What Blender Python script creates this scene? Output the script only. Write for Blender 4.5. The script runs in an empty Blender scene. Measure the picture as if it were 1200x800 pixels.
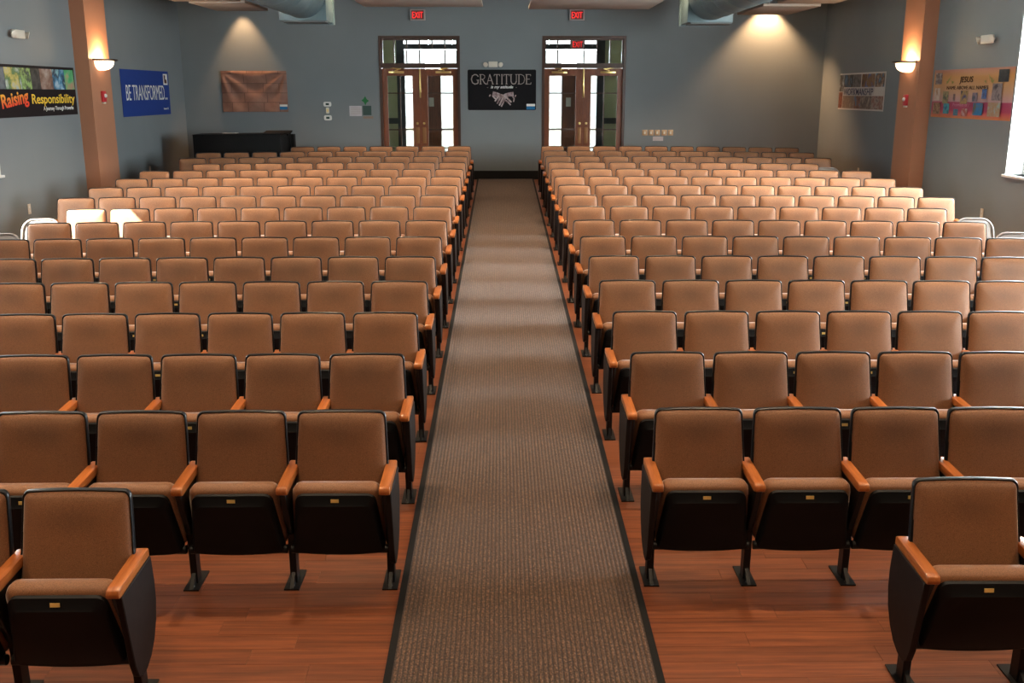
import bpy, bmesh, math, random
from mathutils import Vector, Matrix, Euler

R = math.radians
scene = bpy.context.scene
COL = scene.collection

# ---------------------------------------------------------------- camera
cam_d = bpy.data.cameras.new('camera'); cam = bpy.data.objects.new('camera', cam_d); COL.objects.link(cam)
cam_d.sensor_width = 36.0; cam_d.lens = 35.01; cam_d.clip_start = 0.05; cam_d.clip_end = 400
cam.location = (0, 0, 2.762); cam.rotation_euler = (R(90 - 14.05), 0, R(-0.619))
scene.camera = cam

# ---------------------------------------------------------------- world, sun, exposure
SKY = 52.0
w = bpy.data.worlds.new('sky'); scene.world = w; w.use_nodes = True
bg = w.node_tree.nodes['Background']; bg.inputs[0].default_value = (0.90, 0.95, 1.0, 1); bg.inputs[1].default_value = SKY
sun_d = bpy.data.lights.new('sun', 'SUN'); sun = bpy.data.objects.new('sun', sun_d); COL.objects.link(sun)
sun_d.energy = 110; sun_d.angle = R(0.53); sun_d.color = (1, .95, .86)
_sd = Vector((0.894 * math.cos(R(40)), 0.447 * math.cos(R(40)), -math.sin(R(40))))
sun.rotation_euler = _sd.to_track_quat('-Z', 'Y').to_euler()
vs = scene.view_settings
vs.view_transform = 'Standard'; vs.look = 'None'; vs.gamma = 1.0; vs.use_curve_mapping = False; vs.exposure = 0.0

CAN_W = 540.0          # ceiling can, watts
SPOT_W = 200.0
WARM = (1.0, .74, .475)

# ---------------------------------------------------------------- dimensions
XL, XR, YW = -7.05, 7.18, 22.917       # inner faces of the side walls and of the back wall
CEIL = 5.2
PH = R(2.10)                            # the floor climbs towards the doors
F = Matrix.Rotation(PH, 4, 'X')
def fz(y): return math.tan(PH) * y

# ---------------------------------------------------------------- helpers
def obj(name, data, mat=None, parent=None, loc=(0, 0, 0), rot=(0, 0, 0)):
    o = bpy.data.objects.new(name, data); COL.objects.link(o)
    if mat is not None and len(data.materials) == 0: data.materials.append(mat)
    o.location = loc; o.rotation_euler = rot
    if parent is not None: o.parent = parent
    return o
def tag(o, label=None, cat=None, group=None, kind=None):
    if label: o['label'] = label
    if cat: o['category'] = cat
    if group: o['group'] = group
    if kind: o['kind'] = kind
    return o
def empty(name, loc=(0, 0, 0), rot=(0, 0, 0), parent=None):
    o = bpy.data.objects.new(name, None); COL.objects.link(o); o.empty_display_size = .05
    o.location = loc; o.rotation_euler = rot
    if parent is not None: o.parent = parent
    return o

class MB:
    """collects simple shapes into one mesh"""
    def __init__(s): s.v = []; s.f = []
    def add(s, vs_, fs_):
        b = len(s.v); s.v += [tuple(v) for v in vs_]; s.f += [tuple(i + b for i in f) for f in fs_]; return s
    def box(s, x0, x1, y0, y1, z0, z1):
        return s.add([(x0,y0,z0),(x1,y0,z0),(x1,y1,z0),(x0,y1,z0),(x0,y0,z1),(x1,y0,z1),(x1,y1,z1),(x0,y1,z1)],
                     [(0,3,2,1),(4,5,6,7),(0,1,5,4),(1,2,6,5),(2,3,7,6),(3,0,4,7)])
    def loft(s, loops, cap0=True, cap1=True, closed=True):
        n = len(loops[0]); vs_ = [p for l in loops for p in l]; fs_ = []
        for k in range(len(loops) - 1):
            for i in range(n if closed else n - 1):
                j = (i + 1) % n; fs_.append((k*n+i, k*n+j, (k+1)*n+j, (k+1)*n+i))
        if cap0: fs_.append(tuple(range(n - 1, -1, -1)))
        if cap1: fs_.append(tuple(range((len(loops)-1)*n, len(loops)*n)))
        return s.add(vs_, fs_)
    def tube(s, path, r, n=8, closed=False):
        path = [Vector(p) for p in path]; loops = []; prev = None
        for i, p in enumerate(path):
            if closed: t = (path[(i+1) % len(path)] - path[i-1]).normalized()
            else: t = (path[min(i+1, len(path)-1)] - path[max(i-1, 0)]).normalized()
            a = prev if prev is not None else (Vector((0,0,1)) if abs(t.z) < .9 else Vector((1,0,0)))
            u = (a - t * a.dot(t)).normalized(); v = t.cross(u); prev = u
            loops.append([p + u*(r*math.cos(2*math.pi*k/n)) + v*(r*math.sin(2*math.pi*k/n)) for k in range(n)])
        if closed: loops.append(loops[0])
        return s.loft(loops, not closed, not closed)
    def lathe(s, prof, n=16, c=(0,0,0), a0=0, a1=2*math.pi):
        full = abs(a1 - a0 - 2*math.pi) < 1e-6; m = n if full else n + 1; loops = []
        for r, z in prof:
            loops.append([(c[0]+r*math.cos(a0+(a1-a0)*k/n), c[1]+r*math.sin(a0+(a1-a0)*k/n), c[2]+z) for k in range(m)])
        return s.loft(loops, full, full, closed=full)
    def prism(s, poly, d0, d1, ax='x'):
        def m(p, d): return {'x': (d, p[0], p[1]), 'y': (p[0], d, p[1]), 'z': (p[0], p[1], d)}[ax]
        return s.loft([[m(p, d0) for p in poly], [m(p, d1) for p in poly]])
    def mesh(s, name='mesh', smooth=False, angle=40, bevel=0, seg=2):
        me = bpy.data.meshes.new(name); me.from_pydata(s.v, [], s.f)
        bm = bmesh.new(); bm.from_mesh(me); bmesh.ops.recalc_face_normals(bm, faces=bm.faces[:])
        if bevel:
            bmesh.ops.bevel(bm, geom=bm.edges[:], offset=bevel, segments=seg, profile=.5, affect='EDGES', clamp_overlap=True)
        if smooth or bevel:
            for fc in bm.faces: fc.smooth = True
            for e in bm.edges:
                if len(e.link_faces) == 2 and e.calc_face_angle(0) > R(angle): e.smooth = False
        bm.to_mesh(me); bm.free(); return me
    def build(s, name, mat, parent=None, loc=(0,0,0), rot=(0,0,0), **k):
        return obj(name, s.mesh(name, **k), mat, parent, loc, rot)

def rrect(w0, w1, z0, z1, r0, r1, n=5):
    """rounded trapezoid outline: bottom half-width w0, top half-width w1, corner radii r0 (bottom) r1 (top)"""
    pts = []
    for cx, cz, r, a in ((w0-r0, z0+r0, r0, -90), (w1-r1, z1-r1, r1, 0), (-(w1-r1), z1-r1, r1, 90), (-(w0-r0), z0+r0, r0, 180)):
        for k in range(n + 1):
            t = R(a + 90*k/n); pts.append((cx + r*math.cos(t), cz + r*math.sin(t)))
    return pts

# ---------------------------------------------------------------- materials
MATS = {}
class NT:
    def __init__(s, name):
        s.m = bpy.data.materials.new(name); s.m.use_nodes = True; s.t = s.m.node_tree; s.b = s.t.nodes['Principled BSDF']
    def n(s, typ, **k):
        nd = s.t.nodes.new(typ)
        for a, v in k.items():
            if a.startswith('i_'):
                key = a[2:].replace('_', ' ')
                nd.inputs[int(key) if key.isdigit() else key].default_value = v
            else: setattr(nd, a, v)
        return nd
    def l(s, a, b): s.t.links.new(a, b)
    def set(s, **k):
        for a, v in k.items(): s.b.inputs[a.replace('_', ' ')].default_value = v
    def ramp(s, fac, stops, interp='LINEAR'):
        r = s.n('ShaderNodeValToRGB'); r.color_ramp.interpolation = interp; e = r.color_ramp.elements
        while len(e) < len(stops): e.new(.5)
        for i, (p, c) in enumerate(stops): e[i].position = p; e[i].color = (*c, 1)
        s.l(fac, r.inputs[0]); return r.outputs[0]
    def coord(s, scale=(1,1,1), kind='Object', rnd=False):
        tc = s.n('ShaderNodeTexCoord'); mp = s.n('ShaderNodeMapping'); mp.inputs['Scale'].default_value = scale
        s.l(tc.outputs[kind], mp.inputs[0])
        if rnd:
            oi = s.n('ShaderNodeObjectInfo'); mu = s.n('ShaderNodeMath', operation='MULTIPLY'); mu.inputs[1].default_value = 37.0
            s.l(oi.outputs['Random'], mu.inputs[0]); s.l(mu.outputs[0], mp.inputs['Location'])
        return mp.outputs[0]
    def noise(s, vec, scale, detail=3, rough=.5):
        n = s.n('ShaderNodeTexNoise'); n.inputs['Scale'].default_value = scale; n.inputs['Detail'].default_value = detail; n.inputs['Roughness'].default_value = rough
        s.l(vec, n.inputs['Vector']); return n.outputs['Fac']
    def bump(s, h, strength=.2, dist=.01):
        b = s.n('ShaderNodeBump'); b.inputs['Strength'].default_value = strength; b.inputs['Distance'].default_value = dist
        s.l(h, b.inputs['Height']); s.l(b.outputs[0], s.b.inputs['Normal'])
    def mix(s, fac, a, b, blend='MIX'):
        m = s.n('ShaderNodeMix', data_type='RGBA', blend_type=blend)
        for sock, v in ((m.inputs[0], fac), (m.inputs[6], a), (m.inputs[7], b)):
            if hasattr(v, 'is_output'): s.l(v, sock)
            else: sock.default_value = v if isinstance(v, (int, float)) else (*v, 1)
        return m.outputs[2]

def plain(name, col, rough=.5, metal=0, var=.06, scale=8, bump=0, coat=0, emit=None, estr=0, spec=.5):
    if name in MATS: return MATS[name]
    t = NT(name); v = t.coord(rnd=False); nz = t.noise(v, scale, 3)
    c0 = tuple(max(0, x*(1-var)) for x in col); c1 = tuple(min(1, x*(1+var)) for x in col)
    t.l(t.ramp(nz, [(.3, c0), (.7, c1)]), t.b.inputs['Base Color'])
    t.set(Roughness=rough, Metallic=metal, Coat_Weight=coat, Specular_IOR_Level=spec)
    if bump: t.bump(t.noise(v, 180, 2), bump, .004)
    if emit: t.set(Emission_Color=(*emit, 1), Emission_Strength=estr)
    MATS[name] = t.m; return t.m

def fabric():
    t = NT('seat_fabric'); v = t.coord(); oi = t.n('ShaderNodeObjectInfo')
    weave = t.noise(t.coord((1, 1, 2.4)), 230, 3, .65); big = t.noise(t.coord((1,1,1), rnd=True), 5, 3)
    c = t.ramp(weave, [(.32, (.130, .050, .0195)), (.70, (.39, .172, .074))])
    c = t.mix(t.ramp(big, [(.35, (0,0,0)), (.75, (.35,.35,.35))]), c, (.185, .080, .038))
    # darker towards the top centre of the backrest
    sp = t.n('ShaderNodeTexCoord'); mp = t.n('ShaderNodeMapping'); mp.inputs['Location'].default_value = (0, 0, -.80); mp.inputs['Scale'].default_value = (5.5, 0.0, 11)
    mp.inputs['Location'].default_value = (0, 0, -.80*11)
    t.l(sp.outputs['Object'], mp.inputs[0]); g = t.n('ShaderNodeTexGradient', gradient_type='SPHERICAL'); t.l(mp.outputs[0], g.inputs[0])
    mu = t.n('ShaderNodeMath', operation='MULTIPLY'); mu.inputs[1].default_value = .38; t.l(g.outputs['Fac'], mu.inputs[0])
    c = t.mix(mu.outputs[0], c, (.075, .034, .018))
    t.l(c, t.b.inputs['Base Color'])
    t.set(Roughness=.55, Sheen_Weight=.95, Sheen_Roughness=.34, Sheen_Tint=(1, .89, .82, 1), Specular_IOR_Level=.4)
    t.bump(weave, .25, .003); return t.m

def wood(name, dark, light, axis=(1, 14, 14), rough=.28, coat=.25, scale=3.0, hue=.12):
    t = NT(name); v = t.coord(axis, rnd=True); n1 = t.noise(v, scale, 6, .65); n2 = t.noise(t.coord(tuple(a*4 for a in axis), rnd=True), scale, 3, .6)
    c = t.ramp(n1, [(.28, dark), (.72, light)]); c = t.mix(t.ramp(n2, [(.45, (0,0,0)), (.8, (.4,.4,.4))]), c, tuple(x*.55 for x in dark))
    oi = t.n('ShaderNodeObjectInfo'); hs = t.n('ShaderNodeHueSaturation'); mr = t.n('ShaderNodeMapRange')
    mr.inputs['To Min'].default_value = 1-hue; mr.inputs['To Max'].default_value = 1+hue
    t.l(oi.outputs['Random'], mr.inputs[0]); t.l(mr.outputs[0], hs.inputs['Value']); t.l(c, hs.inputs['Color']); t.l(hs.outputs[0], t.b.inputs['Base Color'])
    t.set(Roughness=rough, Coat_Weight=coat, Coat_Roughness=.25); t.bump(n2, .08, .003); return t.m

def wall_paint(name, col):
    t = NT(name); v = t.coord(); n1 = t.noise(v, .7, 4); n2 = t.noise(v, 140, 2)
    t.l(t.ramp(n1, [(.3, tuple(x*.95 for x in col)), (.7, tuple(x*1.05 for x in col))]), t.b.inputs['Base Color'])
    t.set(Roughness=.7, Specular_IOR_Level=.3); t.bump(n2, .12, .004); return t.m

def plank_floor():
    """boards of the floor too far off to be picked apart"""
    t = NT('floor_boards'); br = t.n('ShaderNodeTexBrick'); v = t.coord()
    br.inputs['Color1'].default_value = (.23, .068, .026, 1); br.inputs['Color2'].default_value = (.165, .046, .017, 1); br.inputs['Mortar'].default_value = (.03, .01, .005, 1)
    for k, x in (('Scale', 1.0), ('Mortar Size', .002), ('Brick Width', 1.2), ('Row Height', .125)): br.inputs[k].default_value = x
    t.l(v, br.inputs['Vector']); gr = t.noise(t.coord((1, 14, 14)), 3, 6, .65)
    t.l(t.mix(.45, br.outputs['Color'], t.ramp(gr, [(.3, (.12,.032,.012)), (.7, (.28,.088,.034))])), t.b.inputs['Base Color'])
    t.set(Roughness=.34, Coat_Weight=.15, Coat_Roughness=.3); return t.m

def carpet_mat():
    t = NT('runner_pile'); wv = t.n('ShaderNodeTexWave', wave_type='BANDS', bands_direction='X'); wv.inputs['Scale'].default_value = 13.5; wv.inputs['Distortion'].default_value = .6
    wv.inputs['Detail'].default_value = 2; wv.inputs['Detail Scale'].default_value = 12
    v = t.coord(); t.l(v, wv.inputs['Vector']); n1 = t.noise(t.coord((1, .45, 1)), 150, 2, .7); n2 = t.noise(v, 1.6, 4)
    c = t.ramp(n1, [(.34, (.032, .0155, .008)), (.5, (.100, .050, .0255)), (.70, (.26, .145, .082))])
    c = t.mix(t.ramp(wv.outputs['Fac'], [(.12, (.8,.8,.8)), (.62, (0,0,0))]), c, (.022, .013, .009))
    c = t.mix(t.ramp(n2, [(.4, (0,0,0)), (.75, (.35,.35,.35))]), c, (.075, .042, .026))
    t.l(c, t.b.inputs['Base Color']); t.set(Roughness=.95, Specular_IOR_Level=.1, Sheen_Weight=.3, Sheen_Roughness=.5)
    ad = t.n('ShaderNodeMath', operation='ADD'); t.l(wv.outputs['Fac'], ad.inputs[0]); t.l(n1, ad.inputs[1]); t.bump(ad.outputs[0], .6, .006); return t.m

def glass_mat(name='clear_glass', tint=(.93, .96, .95)):
    m = bpy.data.materials.new(name); m.use_nodes = True; t = m.node_tree; t.nodes.clear()
    o = t.nodes.new('ShaderNodeOutputMaterial'); mx = t.nodes.new('ShaderNodeMixShader'); mx.inputs[0].default_value = .07
    a = t.nodes.new('ShaderNodeBsdfTransparent'); a.inputs[0].default_value = (*tint, 1); g = t.nodes.new('ShaderNodeBsdfGlossy'); g.inputs['Roughness'].default_value = .03
    t.links.new(a.outputs[0], mx.inputs[1]); t.links.new(g.outputs[0], mx.inputs[2]); t.links.new(mx.outputs[0], o.inputs[0]); return m

def blind_mat():
    m = bpy.data.materials.new('blind_slats'); m.use_nodes = True; t = m.node_tree; b = t.nodes['Principled BSDF']; o = t.nodes['Material Output']
    b.inputs['Base Color'].default_value = (.78, .78, .75, 1); b.inputs['Roughness'].default_value = .5
    tr = t.nodes.new('ShaderNodeBsdfTranslucent'); tr.inputs[0].default_value = (.75, .77, .76, 1); mx = t.nodes.new('ShaderNodeMixShader'); mx.inputs[0].default_value = .22
    t.links.new(b.outputs[0], mx.inputs[1]); t.links.new(tr.outputs[0], mx.inputs[2]); t.links.new(mx.outputs[0], o.inputs[0]); return m

def photo(name, stops, scale=3, kind='Object', stretch=(1,1,1), rough=.5):
    """flat printed picture: soft patches of a few colours"""
    if name in MATS: return MATS[name]
    t = NT(name); nz = t.noise(t.coord(stretch, kind), scale, 4, .6)
    n = len(stops); t.l(t.ramp(nz, [(.34 + .32*i/max(1, n-1), tuple(x*.78 for x in c)) for i, c in enumerate(stops)]), t.b.inputs['Base Color']); t.set(Roughness=rough, Specular_IOR_Level=.3)
    MATS[name] = t.m; return t.m

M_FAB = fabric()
M_RIM = plain('black_shell', (.006, .0065, .008), .36, var=.1, spec=.35)
M_PAN = plain('black_pan', (.0035, .0034, .004), .55, var=.15, spec=.22)
M_STEEL = plain('black_steel', (.006, .0055, .0055), .45, var=.15, spec=.3)
M_PANEL = plain('end_panel_laminate', (.016, .0105, .009), .6, var=.12, scale=20, spec=.15)
M_ARM = wood('arm_oak', (.31, .078, .014), (.55, .17, .038), axis=(14, 1, 14), rough=.30, coat=.22, hue=.14)
M_BRASS = plain('brass', (.85, .62, .24), .28, 1, var=.05)
M_GOLD = plain('number_plate_gold', (.80, .56, .18), .35, .35, var=.05)
M_BOLT = plain('zinc', (.42, .40, .38), .35, 1)
M_WALL = wall_paint('grey_blue_paint', (.196, .216, .225))
M_CEIL = wall_paint('ceiling_paint', (.30, .29, .27))
M_COLUMN = wall_paint('terracotta_paint', (.43, .195, .11))
M_FLOOR = plank_floor()
M_PLANK = wood('plank_wood', (.095, .024, .009), (.29, .084, .030), axis=(1, 26, 26), rough=.34, coat=.12, scale=1.6, hue=.10)
M_CARPET = carpet_mat()
M_BIND = plain('binding_rubber', (.008, .007, .0065), .75, spec=.2)
M_BASE = plain('black_baseboard', (.009, .008, .008), .6, spec=.25)
M_DOOR = wood('door_mahogany', (.13, .036, .014), (.25, .078, .030), axis=(12, 12, 1.2), rough=.3, coat=.3, hue=.04)
M_DFRAME = wood('door_frame_dark', (.045, .020, .012), (.085, .036, .020), axis=(12, 12, 1.2), rough=.35, coat=.2, hue=.03)
M_GLASS = glass_mat()
M_DIMMING = glass_mat('dimming_glass', (.22, .225, .22))  # lobby panes: darkening added to hold back the very bright sky
M_WHITE = plain('white_trim', (.74, .74, .71), .45, var=.03)
M_IVORY = plain('ivory_plastic', (.66, .60, .50), .4, var=.03)
M_DUCT = plain('painted_duct', (.12, .175, .19), .42, .2, var=.1, scale=4)
M_CLOUD = wall_paint('acoustic_cloud', (.46, .40, .35))
M_BLACK = plain('black_lacquer', (.0045, .004, .004), .6, var=.2, spec=.2)
M_BLIND = blind_mat()

# ---------------------------------------------------------------- room shell
def structure(o, label, cat): return tag(o, label, cat, kind='structure')

fl = MB().box(XL-.25, XR+.25, .9, YW/math.cos(PH)+.6, -.16, -.003).build('floor', M_FLOOR); fl.rotation_euler = (PH, 0, 0)
structure(fl, 'reddish brown plank floor sloping up to the doors', 'floor')

rng = random.Random(7)
plank_me = {}
def plank_mesh(L):
    k = round(L, 2)
    if k not in plank_me:
        me = MB().box(-L/2+.0009, L/2-.0009, -.0618, .0618, -.003, 0).mesh('plank', bevel=0); me.materials.append(M_PLANK); plank_me[k] = me
    return plank_me[k]
CARP0, CARP1 = -.545, .742
for row in range(24):
    s = 3.50 + .125 * row
    half = 2.75 + .055*row*2
    for lo, hi in ((-half, CARP0+.04), (CARP1-.04, half+.2)):
        edge = hi if lo < 0 and hi < 0 else lo
        L0 = .35 + .85 * rng.random(); x = edge; sgn = -1 if edge == hi else 1; first = True
        lim = lo if sgn < 0 else hi
        while (x > lim) if sgn < 0 else (x < lim):
            L = round(L0, 1) if first else 1.2; first = False
            obj('plank', plank_mesh(L), None, fl, (x + sgn*L/2, s, 0)); x += sgn * L

def wall_side(name, X, sgn, wins, label):
    mb = MB(); T = .30; a, b = (X - T, X) if sgn < 0 else (X, X + T)
    ys = [-5.0] + [q for wn in wins for q in wn[:2]] + [YW + .3]
    for i in range(0, len(ys), 2): mb.box(a, b, ys[i], ys[i+1], -.3, CEIL)
    for y0, y1, z0, z1 in wins: mb.box(a, b, y0, y1, -.3, z0); mb.box(a, b, y0, y1, z1, CEIL)
    return structure(mb.build(name, M_WALL), label, 'wall')
WIN = [(4.7, 7.7, 1.40, 3.75), (10.8, 14.27, 1.63, 4.00)]
WINR = [(4.7, 7.7, 1.40, 3.75), (10.4, 14.27, 1.63, 4.40)]
wall_side('wall_left', XL, -1, WIN, 'grey blue painted side wall with the blue banner')
wall_side('wall_right', XR, 1, WINR, 'grey blue painted side wall with the orange and pink banner')
# back wall with two door openings
DOORS = [(-2.70, -.905, 'door_1'), (.915, 2.775, 'door_2')]
DTOP = 3.965
mb = MB()
mb.box(XL, DOORS[0][0], YW, YW+.3, -.2, CEIL); mb.box(DOORS[0][1], DOORS[1][0], YW, YW+.3, -.2, CEIL); mb.box(DOORS[1][1], XR, YW, YW+.3, -.2, CEIL)
for a, b, _ in DOORS: mb.box(a, b, YW, YW+.3, DTOP, CEIL); mb.box(a, b, YW, YW+.3, -.2, fz(YW)-.01)
structure(mb.build('wall_back', M_WALL), 'grey painted back wall with two double doors', 'wall')
structure(MB().box(XL-.3, XR+.3, -5.3, -5, -.3, CEIL).build('wall_front', M_WALL), 'grey blue wall behind the stage', 'wall')
structure(MB().box(XL-.3, XR+.3, -5.3, YW+.3, CEIL, CEIL+.15).build('ceiling', M_CEIL), 'plain painted ceiling above the seats', 'ceiling')
structure(MB().box(XL, XR, -5, 1.2, -.2, 1.06).build('stage', M_FLOOR), 'raised wooden stage platform before the seats', 'stage')
# skirting
zb = fz(YW)
mb = MB()
for a, b in ((XL, DOORS[0][0]-.06), (DOORS[0][1]+.06, DOORS[1][0]-.06), (DOORS[1][1]+.06, XR)): mb.box(a, b, YW-.022, YW, zb-.02, zb+.19)
structure(mb.build('baseboard_back', M_BASE), 'tall black baseboard along the back wall', 'baseboard')
for nm, X, s in (('baseboard_left', XL, 1), ('baseboard_right', XR, -1)):
    x0, x1 = sorted((X, X + s*.022)); o = MB().box(x0, x1, 1.3, YW-.05, -.02, .15).build(nm, M_BASE, rot=(PH, 0, 0))
    structure(o, 'black baseboard along the ' + ('blue banner' if s > 0 else 'orange banner') + ' wall', 'baseboard')
# pilasters
for nm, x0, x1, y0, y1, lab in (('pilaster', XL, XL+.24, 17.17, 18.06, 'terracotta pilaster beside the blue banner'),
                                ('pilaster', XR-.24, XR, 17.05, 17.86, 'terracotta pilaster beside the orange and pink banner'),
                                ('pilaster', XL, XL+.24, 9.0, 9.88, 'terracotta pilaster near the stage on the blue banner wall'),
                                ('pilaster', XR-.24, XR, 9.0, 9.88, 'terracotta pilaster near the stage on the orange banner wall')):
    structure(MB().box(x0, x1, y0, y1, -.1, CEIL).build(nm, M_COLUMN), lab, 'pilaster')

# windows
def window(n, sgn, win, blinds, label):
    y0, y1, z0, z1 = win; X = XL if sgn < 0 else XR
    root = empty('window_%d' % n, (X, (y0+y1)/2, z0)); structure(root, label, 'window')
    hw = (y1-y0)/2; h = z1-z0
    def bx(mb, a, b, c, d, e, f_):   # depth a..b measured outwards from the inner wall face
        x0, x1 = sorted((sgn*a, sgn*b)); mb.box(x0, x1, c, d, e, f_)
    mb = MB(); bx(mb, -.05, .25, -hw-.01, hw+.01, -.035, .0); mb.build('sill', M_WHITE, root, bevel=.006)
    for nm, c in (('jamb', -1), ('jamb', 1)):
        mb = MB(); bx(mb, .001, .30, *( (hw-.012, hw) if c > 0 else (-hw, -hw+.012)), 0, h); mb.build(nm, M_WHITE, root)
    mb = MB(); bx(mb, .001, .30, -hw+.012, hw-.012, h-.012, h); mb.build('head', M_WHITE, root)
    mb = MB()
    for c, d, e, f_ in ((-hw+.012, hw-.012, 0, .05), (-hw+.012, hw-.012, h-.062, h-.012), (-hw+.012, -hw+.06, .05, h-.062), (hw-.06, hw-.012, .05, h-.062), (-.03, .03, .05, h-.062)): bx(mb, .24, .29, c, d, e, f_)
    mb.build('window_frame', M_WHITE, root)
    for c, d in ((-hw+.06, -.03), (.03, hw-.06)):
        mb = MB(); bx(mb, .262, .268, c, d, .05, h-.062); mb.build('pane', M_GLASS, root)
    for c, d, low in blinds:         # venetian blinds between local y c..d, lowered to height low
        mb = MB(); k = 0; z = h - .07
        while z > low:
            x = sgn * .17; t = .013
            mb.loft([[(x - t, c, z - .021), (x + t, c, z + .021), (x + t + .001, c, z + .020), (x - t + .001, c, z - .022)],
                     [(x - t, d, z - .021), (x + t, d, z + .021), (x + t + .001, d, z + .020), (x - t + .001, d, z - .022)]]); z -= .040
        o = mb.build('blind_slats', M_BLIND, root); o['kind'] = 'stuff'
    ld = bpy.data.lights.new('daylight_portal', 'AREA'); ld.shape = 'RECTANGLE'; ld.size = 2*hw; ld.size_y = h; ld.cycles.is_portal = True
    lo = bpy.data.objects.new('daylight_portal', ld); COL.objects.link(lo); lo.parent = root; lo.location = (sgn*.31, 0, h/2)
    lo.rotation_euler = Vector((-sgn, 0, 0)).to_track_quat('-Z', 'Y').to_euler()
window(1, -1, WIN[0], [(-1.48, 1.48, .05)], 'window with closed white blinds near the stage on the blue banner wall')
window(2, -1, WIN[1], [(-.53, 1.72, .05)], 'window with white blinds beside the black banner')
window(3, 1, WINR[0], [(-1.48, 1.48, 1.1)], 'window with half lowered blinds near the stage')
window(4, 1, WINR[1], [], 'tall window with white reveal beside the orange and pink banner')

# ---------------------------------------------------------------- doors
def panel_frame(mb, x0, x1, z0, z1, y0, y1, l, r, t, b):
    mb.box(x0, x0+l, y0, y1, z0, z1); mb.box(x1-r, x1, y0, y1, z0, z1); mb.box(x0+l, x1-r, y0, y1, z1-t, z1); mb.box(x0+l, x1-r, y0, y1, z0, z0+b)
def door(n, x0, x1, label):
    root = empty('door_%d' % n, ((x0+x1)/2, YW, zb)); structure(root, label, 'door')
    hw = (x1-x0)/2; top = DTOP - zb
    mb = MB()
    mb.box(-hw, -hw+.055, -.02, .22, 0, top); mb.box(hw-.055, hw, -.02, .22, 0, top); mb.box(-hw+.055, hw-.055, -.02, .22, top-.06, top)
    mb.box(-hw+.055, hw-.055, .0, .2, 2.44, 2.515)
    mb.build('door_frame', M_DFRAME, root)
    # casing on the room side
    # transom of six panes
    tz0, tz1 = 2.515, top-.06; n6 = 6; wdt = 2*(hw-.055)/n6
    mb = MB(); panel_frame(mb, -hw+.055, hw-.055, tz0, tz1, .06, .11, .03, .03, .03, .03)
    for k in range(1, n6): xx = -hw+.055+wdt*k; mb.box(xx-.012, xx+.012, .06, .11, tz0+.03, tz1-.03)
    tr = mb.build('transom_sash', M_DFRAME, root)
    for k in range(n6):
        xx = -hw+.055+wdt*k; MB().box(xx+.013, xx+wdt-.013, .083, .087, tz0+.03, tz1-.03).build('pane', M_GLASS, tr)
    for sgn in (-1, 1):
        a, b = (-hw+.056, -.0005) if sgn < 0 else (.0005, hw-.056)
        outer, inner = .115, .17
        l, r = (outer, inner) if sgn < 0 else (inner, outer)
        mb = MB(); panel_frame(mb, a, b, .01, 2.43, .06, .105, l, r, .155, .30)
        leaf = mb.build('door_leaf', M_DOOR, root)
        gx0, gx1 = a+l, b-r; gz0, gz1 = .31, 2.275
        for z in (.70, 1.10, 1.90):
            MB().box(gx0, gx1, .068, .098, z-.012, z+.012).build('muntin', M_DFRAME, leaf)
        xm = (gx0+gx1)/2; MB().box(xm-.012, xm+.012, .066, .1, gz0, gz1).build('muntin', M_DFRAME, leaf)
        zs = [gz0, .70, 1.10, 1.90, gz1]
        for i in range(4):
            for c, d in ((gx0, xm-.012), (xm+.012, gx1)):
                MB().box(c, d, .081, .085, zs[i]+(.012 if i else 0), zs[i+1]-(.012 if i < 3 else 0)).build('pane', M_GLASS, leaf)
        # closer with arm
        cx = a + (b-a)*.38 if sgn < 0 else a + (b-a)*.62
        mb = MB(); mb.box(cx-.17, cx+.17, .012, .058, 2.325, 2.375); mb.build('door_closer', M_BRASS, leaf, bevel=.008)
        MB().tube([(cx+.03*sgn, .01, 2.385), (cx-.10*sgn, -.02, 2.42), (cx+.12*sgn, .02, 2.445)], .011, 6).build('closer_arm', M_BRASS, leaf)
        px = b-.075 if sgn < 0 else a+.075
        mb = MB(); mb.box(px-.04, px+.04, .052, .06, .80, 1.15); mb.build('push_plate', plain('dull_brass', (.26, .12, .045), .45, .4), leaf, bevel=.003)
        kx = px; kb = MB().lathe([(.001, -.02), (.022, -.018), (.028, 0), (.020, .016), (.012, .022), (.012, .05)], 12)
        kb.build('knob', M_BRASS, leaf, (kx, .03, 1.24), (R(-90), 0, 0), smooth=True)
    mb = MB(); mb.box(-.017, .017, .03, .058, 1.80, 2.43); mb.build('flush_bolt', M_BRASS, root, bevel=.005)
door(1, DOORS[0][0], DOORS[0][1], 'mahogany double door with glass lights nearest the stone banner')
door(2, DOORS[1][0], DOORS[1][1], 'mahogany double door with glass lights nearest the row of switch plates')

# ---------------------------------------------------------------- lobby behind the doors
M_LOBBY = wall_paint('lobby_green', (.46, .47, .30)); M_LOBDK = plain('lobby_dark_trim', (.03, .03, .035), .5); M_TILE = plain('lobby_floor', (.40, .38, .33), .4)
LY0, LY1 = YW+.3, 27.4
structure(MB().box(-4.2, 4.3, LY0, LY1+.2, zb-.1, zb).build('floor_lobby', M_TILE), 'pale lobby floor seen through the glass doors', 'floor')
structure(MB().box(-4.2, 4.3, LY0, LY1+.2, 4.55, 4.65).build('ceiling_lobby', M_WHITE), 'white lobby ceiling seen through the transoms', 'ceiling')
structure(MB().box(-4.3, -4.2, LY0, LY1+.2, zb-.1, 4.65).build('wall_lobby_left', M_LOBBY), 'green lobby end wall beyond the door by the stone banner', 'wall')
structure(MB().box(4.3, 4.4, LY0, LY1+.2, zb-.1, 4.65).build('wall_lobby_right', M_LOBBY), 'green lobby end wall beyond the door by the switches', 'wall')
mb = MB()
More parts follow.
